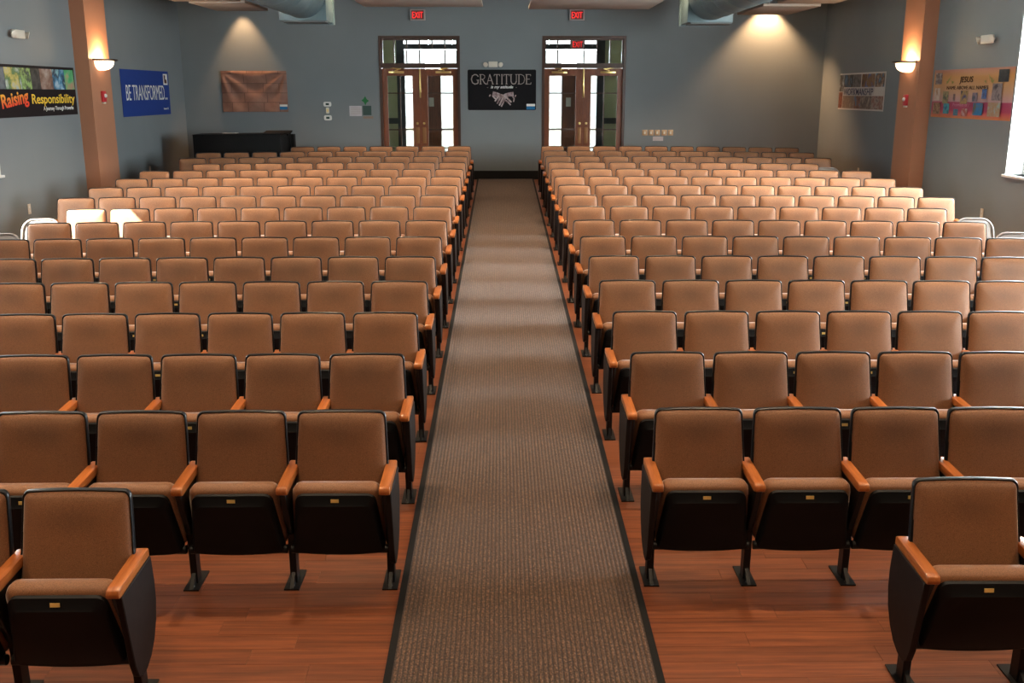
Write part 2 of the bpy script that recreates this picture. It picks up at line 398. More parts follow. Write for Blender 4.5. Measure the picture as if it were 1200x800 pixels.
for a, b in ((-4.2, -2.76), (2.76, 4.3)): mb.box(a, b, LY1, LY1+.15, zb, 4.55)
o = structure(mb.build('wall_lobby_back', M_LOBBY), 'pale green lobby wall beside the bright entrance glazing', 'wall')
for a, b in ((-4.2, -2.76), (2.76, 4.3)): MB().box(a, b, LY1-.03, LY1, zb+1.10, zb+1.25).build('chair_rail', M_LOBDK, o)
MB().box(-3.22, -3.10, LY1-.02, LY1, 3.15, 3.40).build('notice', plain('green_notice', (.02, .30, .06), .6), o)
MB().box(-3.20, -3.08, LY1-.02, LY1, 2.60, 2.85).build('notice', plain('blue_notice', (.35, .60, .62), .6), o)
g = empty('window_5', (0, LY1, zb)); structure(g, 'bright glazed lobby entrance with dark posts', 'window')
for x0, x1 in ((-2.76, -2.56), (-1.09, -1.01), (-.04, .04), (1.01, 1.09), (2.56, 2.76)): MB().box(x0, x1, -.02, .12, 0, 4.55-zb).build('post', M_LOBDK, g)
for x0, x1 in ((-2.00, -1.62), (1.62, 2.00)): MB().box(x0, x1, -.02, .10, 0, 2.40).build('wood_panel', M_DOOR, g)
MB().box(-2.56, 2.56, -.05, .14, 3.02, 3.15).build('header_beam', M_LOBDK, g)
for k in range(8): x0 = -2.55 + .6375*k; MB().box(x0+.01, x0+.6275, .04, .046, 3.15, 4.55-zb).build('pane', M_DIMMING, g)
for x0, x1 in ((-2.56, -2.00), (-1.62, -1.09), (-1.01, -.04), (.04, 1.01), (1.09, 1.62), (2.00, 2.56)):
    MB().box(x0, x1, .04, .046, .02, 3.0).build('pane', M_DIMMING, g)
    MB().box(x0, x1, -.01, .06, .93, .97).build('push_bar', M_BRASS if x0 in (-2.56, 2.00) else M_BOLT, g)
for x in (-1.92, 1.74): MB().box(x, x+.13, -.03, -.021, 1.55, 1.78).build('paper_notice', plain('paper', (.72, .68, .62), .7), g)
ld = bpy.data.lights.new('daylight_portal', 'AREA'); ld.shape = 'RECTANGLE'; ld.size = 5.6; ld.size_y = 3.6; ld.cycles.is_portal = True
lo = obj('daylight_portal', ld, None, g, (0, .3, 1.85), (R(-90), 0, 0)); 
M_CONC = plain('pale_concrete', (.62, .60, .56), .8)
structure(MB().box(-40, 40, LY1+.2, 90, zb-.25, zb-.12).build('ground_outside', M_CONC), 'pale sunlit concrete outside the lobby glazing', 'ground')

# lobby exit sign hanging beyond the second transom is built with the other exit signs

# ---------------------------------------------------------------- runner
cr = empty('carpet_runner', F @ Vector(((CARP0+CARP1)/2, 1.4, 0)), (PH, 0, 0)); tag(cr, 'long ribbed brown carpet runner with black bound edges down the aisle', 'carpet')
cw = (CARP1-CARP0)/2; cl = YW/math.cos(PH)-1.4-.03
MB().box(-cw+.035, cw-.035, 0, cl, .0005, .009).build('pile', M_CARPET, cr)
for s in (-1, 1): MB().box(*sorted((s*cw, s*(cw-.035))), 0, cl, .0005, .010).build('binding', M_BIND, cr)

# ---------------------------------------------------------------- auditorium seats (facing the stage, -Y)
ZT, ZB_ = .908, .40
def lean(x, z, off):
    """point of the reclined back: off = distance behind the front plane"""
    t = ZT - z
    return (x, -.22*t - .10*t*t + off, z)
def inset(poly, d, cx=0, cz=.66):
    # shrink an outline towards the middle by roughly d on every side
    hw = max(p[0] for p in poly); z0 = min(p[1] for p in poly); z1 = max(p[1] for p in poly); zc = (z0+z1)/2; hh = (z1-z0)/2
    return [(p[0]*(hw-d)/hw, zc + (p[1]-zc)*(hh-d)/hh) for p in poly]
OUT = rrect(.268, .246, ZB_, ZT, .05, .032)
def dense(poly, m=2):
    r = []
    for i, p in enumerate(poly):
        q = poly[(i+1) % len(poly)]; d = math.hypot(q[0]-p[0], q[1]-p[1]); k = m if d > .1 else 1
        for j in range(k): r.append((p[0]+(q[0]-p[0])*j/k, p[1]+(q[1]-p[1])*j/k))
    return r
OUT = [(x, z + (.007*(1 - (x/.25)**2) if z > .8 else 0)) for x, z in dense(OUT, 6)]
ME = {}
def store(key, mb, mat, **k):
    me = mb.mesh(key, **k); me.materials.append(mat); ME[key] = me
def strip_cap(mb, loop):
    pass
store('backrest', MB().loft([[lean(x, z, .040) for x, z in inset(OUT, .03)], [lean(x, z, .018) for x, z in inset(OUT, .004)], [lean(x, z, .004) for x, z in OUT], [lean(x, z, -.009) for x, z in OUT],
                             [lean(x, z, -.014) for x, z in inset(OUT, .003)], [lean(x, z, -.010) for x, z in inset(OUT, .009)]]), M_RIM, smooth=True, angle=60)
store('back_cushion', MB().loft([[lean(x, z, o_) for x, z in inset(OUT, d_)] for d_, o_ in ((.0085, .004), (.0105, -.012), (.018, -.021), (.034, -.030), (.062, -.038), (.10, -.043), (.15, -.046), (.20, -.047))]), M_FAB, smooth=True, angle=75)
# folded seat: u runs from the hinge end (0) up to the front edge, w goes backwards from the underside
P0 = Vector((0, -.285, .205)); UU = Vector((0, -.075, .352)).normalized(); WW = Vector((0, UU.z, -UU.y))
def sp(x, u, w_): return tuple(P0 + Vector((x, 0, 0)) + UU*u + WW*w_)
def sloop(w0, w1, u0, u1, r0, r1, w_, bow=0):
    return [sp(x, u - (bow*(1 - (x/w0)**2) if u < .15 else 0), w_) for x, u in dense(rrect(w0, w1, u0, u1, r0, r1, 4), 6)]
store('seat_pan', MB().loft([sloop(.236, .192, .014, .312, .02, .04, .0, .016), sloop(.246, .204, .004, .320, .024, .044, .008, .016), sloop(.252, .216, 0, .360, .026, .046, .030, .016), sloop(.250, .216, 0, .360, .026, .046, .055, .016)]), M_PAN, smooth=True, angle=35)
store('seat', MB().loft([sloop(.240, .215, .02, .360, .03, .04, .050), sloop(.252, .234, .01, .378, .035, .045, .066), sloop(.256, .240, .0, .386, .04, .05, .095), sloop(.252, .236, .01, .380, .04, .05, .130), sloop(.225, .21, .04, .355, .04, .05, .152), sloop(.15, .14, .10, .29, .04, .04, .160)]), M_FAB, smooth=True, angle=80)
mb = MB(); q = [sp(a, .337+b, .0155+b*.42) for a, b in ((-.021, -.008), (.021, -.008), (.021, .008), (-.021, .008))]
q2 = [tuple(Vector(p) + (UU*.42 - WW).normalized()*.004) for p in q]; mb.loft([q, q2]); store('number_plate', mb, M_GOLD)
# hinge bumps at the low corners of the pan
store('hinge', MB().tube([sp(.215, .012, .03), sp(.264, .012, .03)], .024, 10), M_STEEL, smooth=True)
# armrest
arm = MB(); prof = [(-.012, .590), (-.36, .582), (-.384, .589), (-.388, .608), (-.378, .626), (-.352, .630), (-.03, .634), (-.012, .628)]
arm.prism(prof, -.029, .029, 'x'); store('armrest', arm, M_ARM, bevel=.006, seg=2)
store('leg', MB().box(-.019, .019, -.235, -.165, .0, .50).prism([(-.37, .588), (-.03, .592), (-.05, .42), (-.14, .30), (-.245, .30), (-.30, .42)], -.016, .016, 'x'), M_STEEL, bevel=.003, seg=1)
store('foot_plate', MB().box(-.042, .042, -.305, -.095, .0, .008).prism([(-.30, .008), (-.235, .008), (-.235, .07)], -.010, .010, 'x'), M_STEEL)
store('bolt', MB().lathe([(.012, .008), (.012, .016), (.007, .022), (.002, .023)], 8, (0, -.275, 0)), M_BOLT, smooth=True)
pp = [(-.015, .592), (-.37, .588), (-.352, .45), (-.315, .22), (-.29, .155), (-.25, .128), (-.19, .130), (-.13, .155), (-.075, .205), (-.03, .28), (-.006, .37), (-.002, .46)]
store('end_panel', MB().prism(pp, -.015, .015, 'x'), M_PANEL, bevel=.004, seg=1)

def add_standard(root, x, aisle_sign=0, detail=True):
    obj('armrest', ME['armrest'], None, root, (x, 0, 0))
    lg = obj('leg', ME['leg'], None, root, (x, 0, 0))
    fp = obj('foot_plate', ME['foot_plate'], None, lg)
    if detail: obj('bolt', ME['bolt'], None, lg, (0, 0, 0)); 
    if aisle_sign:
        obj('end_panel', ME['end_panel'], None, root, (x + aisle_sign*.020, 0, 0))
def make_seat(side, aisle, detail):
    """side: +1 for the block whose aisle lies at local +x, -1 for the other"""
    root = empty('auditorium_seat')
    b = obj('backrest', ME['backrest'], None, root); obj('back_cushion', ME['back_cushion'], None, b)
    s = obj('seat', ME['seat'], None, root); obj('seat_pan', ME['seat_pan'], None, s); obj('number_plate', ME['number_plate'], None, s)
    if detail:
        for k in (1, -1): obj('hinge', ME['hinge'], None, s).scale = (k, 1, 1)
    add_standard(root, -side*.270, 0, detail)
    if aisle: add_standard(root, side*.270, side, True)
    return root
def dup(root):
    r = root.copy(); COL.objects.link(r)
    for ch in root.children:
        c = ch.copy(); COL.objects.link(c); c.parent = r
        for g_ in ch.children: d = g_.copy(); COL.objects.link(d); d.parent = c
    return r
PROTO = {}; USED = set()
def get_seat(side, aisle, detail):
    k = (side, aisle, detail)
    if k not in PROTO: PROTO[k] = make_seat(*k); return PROTO[k]
    return dup(PROTO[k])
ORD = ['first', 'second', 'third', 'fourth', 'fifth', 'sixth', 'seventh', 'eighth', 'ninth', 'tenth', 'eleventh', 'twelfth', 'thirteenth', 'fourteenth', 'fifteenth', 'sixteenth', 'seventeenth']
CREF = [3, 5, 6, 7, 8, 9, 9, 9, 9, 10, 10, 10, 10, 9, 10, 10, 10]
CNT = {1: [6, 8, 9, 9, 9, 9, 9, 9, 9, 10, 10, 10, 10, 9, 10, 10, 7], -1: [5, 8, 9, 9, 9, 9, 9, 9, 9, 10, 10, 10, 10, 9, 10, 10, 10]}
PITCH = .54
IN = {1: -.862, -1: 1.068}            # middle of the seat beside the aisle
SHIFT = {1: -.02, -1: .0}
BOW = {1: .015, -1: .019}
SQ = {1: .0010, -1: .0015}
def row_point(side, r, i, x0=None):
    n = CREF[r]; c = min(.003, SQ[side]*9/n) if r else .001
    if i > n and n < 9: return (lambda p, q: (p[0] + (p[0]-q[0])*(i-n), p[1] + (p[1]-q[1])*(i-n), p[2]))(row_point(side, r, n, x0), row_point(side, r, n-1, x0))
    x = (IN[side] if x0 is None else x0) - side*(PITCH*i - c*i*i)
    s = 4.126 + 1.0566*r + SHIFT[side]
    if r == 0: s += .06 if side > 0 else .12
    q = max(0., abs(x - .10) - .9)/4.7
    k = BOW[side]*s; e = 2.2
    dy = -k*q**e; slope = k*e*q**(e-1)/4.7      # |d(dy)/dx|
    return x, s + dy, (-slope if side < 0 else slope)
jit = random.Random(3)
for side in (1, -1):
    blk = 'blue banner side' if side > 0 else 'orange banner side'
    for r in range(17):
        x0 = None if r else (-1.875 if side > 0 else 2.10)
        for i in range(CNT[side][r]):
            x, s, rz = row_point(side, r, i, x0)
            o = get_seat(side, i == 0, r < 7)
            M = F @ Matrix.Translation((x, s, 0)) @ Matrix.Rotation(rz + jit.uniform(-.006, .006), 4, 'Z')
            o.location = M.to_translation(); o.rotation_euler = M.to_euler(); o.scale = (.972, 1, 1)
            rowname = 'front row' if r == 0 else ('back row' if r == 16 else ORD[r] + ' row')
            if i == 0: lab = 'brown aisle seat with dark end panel, %s, %s' % (rowname, blk)
            else: lab = 'brown folding auditorium seat, %s from the aisle in the %s, %s' % (ORD[i], rowname, blk)
            tag(o, lab, 'seat', 'auditorium seats on the ' + blk)

# ---------------------------------------------------------------- metal folding chairs closing the shorter rows
M_FMET = plain('folding_chair_steel', (.23, .195, .175), .45, .1, var=.04)
M_FMETD = plain('folding_chair_tube', (.21, .175, .155), .45, .15, var=.04)
def arcpath(hw, z0, z1, r, y):
    pts = [(-hw, y(z0), z0)]
    for k in range(7): t = R(180 - 90*k/6); pts.append((-hw+r+r*math.cos(t), y(z1-r+r*math.sin(t)), z1-r+r*math.sin(t)))
    for k in range(7): t = R(90 - 90*k/6); pts.append((hw-r+r*math.cos(t), y(z1-r+r*math.sin(t)), z1-r+r*math.sin(t)))
    pts.append((hw, y(z0), z0)); return pts
def folding_chair(x, s, rz, label):
    root = empty('folding_chair'); M = F @ Matrix.Translation((x, s, 0)) @ Matrix.Rotation(rz, 4, 'Z'); root.location = M.to_translation(); root.rotation_euler = M.to_euler()
    yb = lambda z: -.44 + z*.52
    MB().tube(arcpath(.222, .012, .79, .13, yb), .0125, 8).build('back_frame', M_FMETD, root, smooth=True)
    po = rrect(.205, .205, .53, .775, .02, .115, 6)
    MB().loft([[(px, yb(z)+.004+.5*px*px, z) for px, z in po], [(px, yb(z)-.006+.5*px*px, z) for px, z in inset(po, .004)]]).build('backrest', M_FMET, root, smooth=True)
    so = rrect(.20, .19, -.42, -.02, .05, .05, 4)
    MB().loft([[(px, py, .405) for px, py in so], [(px, py, .428) for px, py in so], [(px, py, .432) for px, py in inset(so, .02)]]).build('seat', M_FMET, root, smooth=True)
    for sg in (-1, 1): MB().tube([(sg*.195, -.33, .42), (sg*.20, -.15, .22), (sg*.205, .03, .012)], .0115, 8).build('rear_leg', M_FMETD, root, smooth=True)
    MB().tube([(-.2, -.005, .06), (.2, -.005, .06)], .008, 6).build('crossbar', M_FMETD, root, smooth=True)
    MB().tube([(-.215, yb(.14), .14), (.215, yb(.14), .14)], .008, 6).build('crossbar', M_FMETD, root, smooth=True)
    tag(root, label, 'folding chair', 'metal folding chairs at the row ends'); return root
for side, r, dx, ds, lab in ((1, 7, .0, .0, 'beige metal folding chair at the row end below the black banner'), (1, 8, .0, .0, 'sunlit beige metal folding chair with bright stripes by the wall outlet'),
                   (-1, 7, .03, .0, 'grey metal folding chair nearest the tall window'), (-1, 8, .04, .0, 'grey metal folding chair with a bluish shine below the orange banner'),
                   (-1, 13, .0, .50, 'metal folding chair half hidden behind the back seats by the pilaster')):
    n_ = CNT[side][r]; x, s, rz = row_point(side, r, n_)
    folding_chair(x + side*(-.02) + dx*-side, s + ds + .03, rz, lab)

# ---------------------------------------------------------------- pieces on the walls
def on_wall(name, wall, u, z, label, cat, tilt=0):
    """an Empty on a wall: local x runs right as seen from the room, y up, z out of the wall. u is X (back wall) or Y (side walls)"""
    e_ = 0.003
    if wall == 'back': loc, ax = (u, YW-e_, z), (Vector((1,0,0)), Vector((0,0,1)), Vector((0,-1,0)))
    elif wall == 'left': loc, ax = (XL+e_, u, z), (Vector((0,1,0)), Vector((0,0,1)), Vector((1,0,0)))
    else: loc, ax = (XR-e_, u, z), (Vector((0,-1,0)), Vector((0,0,1)), Vector((-1,0,0)))
    m = Matrix((ax[0], ax[1], ax[2])).transposed()
    o = empty(name, loc); o.rotation_euler = (m @ Matrix.Rotation(tilt, 3, 'Z')).to_euler(); tag(o, label, cat); return o
def text(parent, body, x, y, size, mat, z=.012, width=None, bold=0, shear=0, rot=0, align='LEFT', name='lettering'):
    cu = bpy.data.curves.new('t', 'FONT'); cu.body = body; cu.size = size; cu.align_x = align; cu.extrude = .0012; cu.offset = bold; cu.shear = shear; cu.resolution_u = 3
    tmp = bpy.data.objects.new('t', cu); COL.objects.link(tmp)
    dg = bpy.context.evaluated_depsgraph_get(); me = bpy.data.meshes.new_from_object(tmp.evaluated_get(dg))
    bpy.data.objects.remove(tmp); bpy.data.curves.remove(cu)
    if width:
        x0 = min(v.co.x for v in me.vertices); x1 = max(v.co.x for v in me.vertices); k = width/(x1-x0)
        for v in me.vertices: v.co.x = (v.co.x - (x0 if align == 'LEFT' else (x0+x1)/2))*k
    me.materials.clear(); me.materials.append(mat)
    return obj(name, me, None, parent, (x, y, z), (0, 0, rot))
def quad(parent, name, x0, y0, x1, y1, mat, z=.008, skew=0, th=.0015):
    mb = MB(); p = [(x0, y0), (x1, y0), (x1+skew, y1), (x0+skew, y1)]
    return mb.loft([[(a, b, z-th) for a, b in p], [(a, b, z) for a, b in p]]).build(name, mat, parent)
def sheet(parent, name, w_, h, mat, nx=2, ny=2, f=lambda u, v: 0, th=.003, rnd=0):
    mb = MB(); n = (nx+1)*(ny+1); vs_ = []
    for k in (0, 1):
        for j in range(ny+1):
            for i in range(nx+1): u, v = i/nx, j/ny; vs_.append((u*w_, v*h, f(u, v) + k*th))
    fs_ = []
    for j in range(ny):
        for i in range(nx):
            a = j*(nx+1)+i; fs_ += [(n+a, n+a+1, n+a+nx+2, n+a+nx+1), (a, a+nx+1, a+nx+2, a+1)]
    ed = [i for i in range(nx+1)] + [j*(nx+1)+nx for j in range(1, ny+1)] + [ny*(nx+1)+i for i in range(nx-1, -1, -1)] + [j*(nx+1) for j in range(ny-1, 0, -1)]
    for k in range(len(ed)): a, b = ed[k], ed[(k+1) % len(ed)]; fs_.append((a, b, b+n, a+n))
    return mb.add(vs_, fs_).build(name, mat, parent, smooth=True, angle=50)

INK = lambda n, c: plain(n, c, .7, var=.02, spec=.15)
WHITE_INK = INK('white_ink', (.80, .79, .76)); YEL_INK = INK('yellow_ink', (.85, .56, .06)); ORG_INK = INK('orange_ink', (.80, .25, .04)); DARK_INK = INK('dark_ink', (.030, .015, .012))
GREY_INK = INK('silver_ink', (.40, .34, .31)); PINK_INK = INK('pink_ink', (.55, .22, .30))

def raising_mat():
    t = NT('raising_ink'); tc = t.n('ShaderNodeTexCoord'); sx = t.n('ShaderNodeSeparateXYZ'); t.l(tc.outputs['Object'], sx.inputs[0])
    t.l(t.ramp(sx.outputs['Y'], [(0, (.70, .06, .03)), (.10, (.75, .20, .04)), (.2, (.80, .45, .06))]), t.b.inputs['Base Color']); t.set(Roughness=.7, Specular_IOR_Level=.15); return t.m
# --- black banner "Raising Responsibility"
b = on_wall('wall_banner', 'left', 14.40, 2.405, 'black banner with yellow lettering and a strip of photos near the pilaster', 'banner')
BW, BH = 2.68, .745
sheet(b, 'cloth', BW, BH, INK('banner_black', (.016, .011, .012)), 12, 4, lambda u, v: .002*math.sin(9*u))
pal = [[(.05,.05,.06), (.20,.22,.24), (.09,.09,.10)], [(.62,.66,.60), (.10,.22,.08), (.70,.55,.15), (.45,.55,.62)], [(.10,.22,.05), (.42,.60,.20), (.05,.06,.04), (.35,.40,.38)],
       [(.015,.013,.012), (.10,.09,.08), (.03,.025,.02)], [(.06,.04,.03), (.30,.17,.12), (.55,.46,.40)], [(.55,.70,.80), (.06,.25,.42), (.03,.04,.07), (.30,.55,.60)], [(.05,.38,.12), (.12,.50,.22), (.55,.30,.20)]]
xs = [.02, .30, .80, 1.12, 1.42, 1.86, 2.30, 2.655]
for k in range(7): quad(b, 'photo_print', xs[k]+.004, .40, xs[k+1]-.004, .705, photo('raising_photo_%d' % k, pal[k], 3.5), .0075, skew=-.02)
text(b, 'Raising', .12, .13, .27, raising_mat(), .0085, width=.84, bold=.006, rot=R(6))
text(b, 'Responsibility', 1.06, .19, .20, YEL_INK, .0085, width=1.54, bold=.002)
text(b, 'A Journey Through Proverbs', 1.42, .085, .085, WHITE_INK, .0085, width=1.10, bold=.0005)

# --- blue banner
b = on_wall('wall_banner', 'left', 19.13, 2.31, 'blue banner reading BE TRANSFORMED on the side wall', 'banner')
sheet(b, 'cloth', 2.75, .872, INK('banner_blue', (.020, .050, .235)), 12, 4, lambda u, v: .003*math.sin(7*u+2*v))
text(b, 'BE TRANSFORMED...', .22, .30, .42, WHITE_INK, .011, width=2.36, bold=-.002)
text(b, 'Romans 12:2', 2.30, .10, .06, WHITE_INK, .011, width=.30)
quad(b, 'emblem_patch', 2.40, .60, 2.66, .82, WHITE_INK, .011)
mb = MB(); mb.prism([(2.46,.63),(2.62,.63),(2.60,.70),(2.52,.72),(2.54,.79),(2.44,.80),(2.45,.72)], .0112, .0122, 'z'); mb.build('emblem', INK('emblem_brown', (.10,.045,.04)), b)

# --- stone coloured banner on the back wall
def stone_mat():
    t = NT('stone_print'); br = t.n('ShaderNodeTexBrick'); v = t.coord()
    br.offset = .37; br.squash = .7
    for k, x in (('Scale', 1.0), ('Mortar Size', .005), ('Brick Width', .50), ('Row Height', .205), ('Bias', .1)): br.inputs[k].default_value = x
    br.inputs['Color1'].default_value = (.33, .165, .115, 1); br.inputs['Color2'].default_value = (.24, .115, .08, 1); br.inputs['Mortar'].default_value = (.05, .02, .012, 1)
    t.l(v, br.inputs['Vector']); n = t.noise(v, 6, 4); t.l(t.mix(t.ramp(n, [(.35, (0,0,0)), (.7, (.6,.6,.6))]), br.outputs['Color'], (.16, .07, .045)), t.b.inputs['Base Color']); t.set(Roughness=.6); return t.m
b = on_wall('wall_banner', 'back', -6.20, 2.335, 'creased brown banner printed with stone blocks', 'banner')
def folds(u, v):
    a = 0
    for cu, cv in ((0, 1), (1, 1)):
        du, dv = abs(u-cu)*1.45, abs(v-cv)*.88; ang = math.atan2(dv, du+1e-6); d = math.hypot(du, dv)
        a += .030*math.sin(ang*11)*math.exp(-d*1.1)*min(1, d*3)
    return .036 + a
sheet(b, 'cloth', 1.45, .884, stone_mat(), 40, 26, folds)
quad(b, 'logo_patch', 1.27, .05, 1.44, .115, INK('logo_blue', (.02, .16, .36)), .052); quad(b, 'logo_patch', 1.27, .115, 1.44, .16, WHITE_INK, .052)

# --- GRATITUDE banner with serif strokes and clasped hands
b = on_wall('wall_banner', 'back', -.737, 2.372, 'black banner reading GRATITUDE between the two doors', 'banner')
mb = MB(); mb.prism([(p[0]+.76, p[1]) for p in rrect(.76, .76, 0, .876, .03, .03)], 0, .012, 'z'); mb.build('cloth', INK('banner_jet', (.008, .007, .008)), b)
GLY = {  # polylines in a unit box, flag = thick stroke
 'G': [([(.88,.80),(.70,.97),(.45,1.0),(.18,.85),(.06,.5),(.18,.15),(.45,0),(.72,.03),(.86,.12)], 1), ([(.86,.12),(.86,.42)], 1), ([(.70,.42),(.96,.42)], 0)],
 'R': [([(.18,0),(.18,1)], 1), ([(.04,1),(.55,1),(.76,.90),(.80,.74),(.70,.58),(.50,.50),(.18,.50)], 0), ([(.45,.50),(.75,.10),(.98,0)], 1), ([(.05,0),(.32,0)], 0)],
 'A': [([(.10,0),(.48,1)], 0), ([(.48,1),(.90,0)], 1), ([(.25,.36),(.74,.36)], 0), ([(0,0),(.22,0)], 0), ([(.76,0),(1,0)], 0)],
 'T': [([(.5,0),(.5,1)], 1), ([(.06,.84),(.08,1),(.92,1),(.94,.84)], 0), ([(.36,0),(.64,0)], 0)],
 'I': [([(.5,0),(.5,1)], 1), ([(.36,1),(.64,1)], 0), ([(.36,0),(.64,0)], 0)],
 'U': [([(.16,1),(.16,.30),(.28,.06),(.52,0),(.74,.06),(.86,.30)], 1), ([(.86,.30),(.86,1)], 0), ([(.03,1),(.30,1)], 0), ([(.74,1),(.98,1)], 0)],
 'D': [([(.18,0),(.18,1)], 1), ([(.04,1),(.50,1),(.80,.86),(.94,.5),(.80,.14),(.50,0),(.04,0)], 0)],
 'E': [([(.20,0),(.20,1)], 1), ([(.06,1),(.84,1),(.86,.86)], 0), ([(.20,.52),(.68,.52)], 0), ([(.06,0),(.88,0),(.92,.16)], 0)]}
def ribbon(mb, pts, w_, z0, z1):
    for (x0, y0), (x1, y1) in zip(pts, pts[1:]):
        d = math.hypot(x1-x0, y1-y0) or 1; nx, ny = -(y1-y0)/d*w_/2, (x1-x0)/d*w_/2; ex, ey = (x1-x0)/d*w_*.3, (y1-y0)/d*w_*.3
        p = [(x0-ex+nx, y0-ey+ny), (x0-ex-nx, y0-ey-ny), (x1+ex-nx, y1+ey-ny), (x1+ex+nx, y1+ey+ny)]
        mb.loft([[(a, c, z0) for a, c in p], [(a, c, z1) for a, c in p]])
mb = MB(); x = .07; adv = {'G': .185, 'R': .152, 'A': .162, 'T': .14, 'I': .068, 'U': .170, 'D': .170, 'E': .138}
for ch in 'GRATITUDE':
    wd = adv[ch]
    for pts, th_ in GLY[ch]: ribbon(mb, [(x + px*(wd if ch != 'I' else .075*1.6) - (.02 if ch == 'I' else 0), .565 + py*.205) for px, py in pts], .021 if th_ else .012, .0122, .0136)
    x += wd*1.0 + .003
mb.build('lettering', GREY_INK, b)
text(b, 'is my attitude', .76, .475, .085, WHITE_INK, .0125, width=.50, bold=.002, shear=.3, align='CENTER')
for xx in (.44, 1.08): quad(b, 'lettering', xx-.012, .488, xx+.012, .494, GREY_INK, .0135)
SK = [photo('print_skin_%d' % k, st, 14) for k, st in enumerate(([(.30,.20,.19), (.55,.42,.40), (.70,.60,.58)], [(.20,.12,.12), (.42,.30,.30), (.60,.50,.50)]))]
def finger(p, w_, m, z):
    loops = []; mb = MB(); L = []; Rr = []
    for i, (x_, y_) in enumerate(p):
        a = p[max(0, i-1)]; c = p[min(len(p)-1, i+1)]; d = math.hypot(c[0]-a[0], c[1]-a[1]); n = (-(c[1]-a[1])/d, (c[0]-a[0])/d)
        k = w_*(1 - .25*(i == len(p)-1)); L.append((x_+n[0]*k, y_+n[1]*k)); Rr.append((x_-n[0]*k, y_-n[1]*k))
    mb.prism(L + Rr[::-1], z, z+.002, 'z').build('hand_print', m, b)
finger([(.55,.36),(.66,.33),(.78,.29)], .050, SK[1], .0122); finger([(1.02,.35),(.92,.34),(.80,.31)], .046, SK[1], .0122)      # palms and wrists
for k, (p, w_) in enumerate([([(.70,.32),(.66,.27),(.60,.19)], .020), ([(.75,.31),(.70,.23),(.65,.14)], .021), ([(.80,.30),(.75,.20),(.70,.10)], .021), ([(.84,.29),(.80,.19),(.745,.075)], .018),
                             ([(.74,.33),(.86,.28),(.97,.17)], .022), ([(.83,.22),(.90,.17),(.955,.11)], .018), ([(.55,.31),(.60,.26),(.645,.23)], .016), ([(.99,.31),(1.03,.25),(1.02,.18)], .016)]): finger(p, w_, SK[k % 2], .0146 + .0006*k)
for xx, yy in ((.49, .315), (1.06, .305)): finger([(xx-.012, yy-.02), (xx, yy), (xx+.012, yy+.025)], .014, SK[0], .0146)
quad(b, 'logo_patch', 1.31, .012, 1.50, .085, INK('logo_blue', (.02, .16, .36)), .0135); quad(b, 'logo_patch', 1.31, .085, 1.50, .135, WHITE_INK, .0135)

# --- WORKMANSHIP banner
b = on_wall('wall_banner', 'right', 21.70, 2.41, 'photo collage banner reading WORKMANSHIP beside the pilaster', 'banner')
sheet(b, 'cloth', 2.58, .728, INK('banner_offwhite', (.62, .58, .54)), 12, 4, lambda u, v: .004*math.sin(5*u))
top = [(.02,.30, [(.03,.03,.03),(.10,.09,.08),(.45,.50,.55)]), (.30,.62, [(.10,.22,.38),(.05,.05,.06),(.20,.14,.12)]), (.62,.86, [(.12,.24,.40),(.03,.03,.03),(.08,.06,.05)]), (.86,1.30, [(.06,.05,.05),(.20,.18,.19),(.10,.07,.06)]),
       (1.34,1.62, [(.05,.14,.45),(.22,.10,.03),(.10,.05,.03)]), (1.62,2.05, [(.06,.17,.50),(.25,.12,.04),(.30,.22,.16)]), (2.08,2.56, [(.12,.35,.55),(.10,.06,.05),(.35,.20,.12),(.55,.52,.50)])]
for k, (x0, x1, st) in enumerate(top): quad(b, 'photo_print', x0, .45 if k else .36, x1-.01, .70, photo('work_top_%d' % k, st, 6), .0095)
bot = [(.02,.26, [(.35,.12,.04),(.12,.03,.02),(.45,.20,.10)]), (.28,.98, [(.36,.24,.17),(.24,.17,.12),(.42,.32,.25)]), (.98,1.34, [(.06,.22,.40),(.30,.12,.06),(.10,.05,.04)]), (1.34,1.95, [(.33,.23,.18),(.10,.07,.06),(.40,.31,.25)]), (1.95,2.56, [(.12,.05,.04),(.45,.35,.30),(.30,.10,.06),(.55,.50,.46)])]
for k, (x0, x1, st) in enumerate(bot): quad(b, 'photo_print', x0, .03, x1-.01, .28 if k else .35, photo('work_bottom_%d' % k, st, 7), .0095)
quad(b, 'photo_print', .28, .29, 2.05, .44, photo('work_mid', [(.30,.33,.40), (.55,.53,.52), (.66,.62,.58)], 5), .0095)
text(b, 'WORKMANSHIP', .32, .292, .19, INK('slate_ink', (.05,.05,.09)), .0105, width=1.68, bold=.001)

# --- JESUS banner
def grad_mat():
    t = NT('banner_sunset'); tc = t.n('ShaderNodeTexCoord'); sx = t.n('ShaderNodeSeparateXYZ'); t.l(tc.outputs['Object'], sx.inputs[0]); mr = t.n('ShaderNodeMapRange'); mr.inputs['From Max'].default_value = .74; t.l(sx.outputs['Y'], mr.inputs[0])
    t.l(t.ramp(mr.outputs[0], [(0, (.58,.19,.05)), (.10, (.50,.08,.07)), (.16, (.33,.022,.075)), (.33, (.31,.016,.075)), (.345, (.42,.25,.25)), (.55, (.47,.26,.13)), (.85, (.50,.23,.06)), (1, (.40,.15,.11))]), t.b.inputs['Base Color']); t.set(Roughness=.38); return t.m
b = on_wall('wall_banner', 'right', 16.965, 2.365, 'orange and pink banner with small pictures reading JESUS', 'banner')
sheet(b, 'cloth', 2.66, .745, grad_mat(), 16, 4, lambda u, v: .006*math.sin(6*u)*(1-v))
text(b, 'JESUS', 1.20, .545, .125, DARK_INK, .0165, width=.46, bold=.0005, align='CENTER', shear=.1)
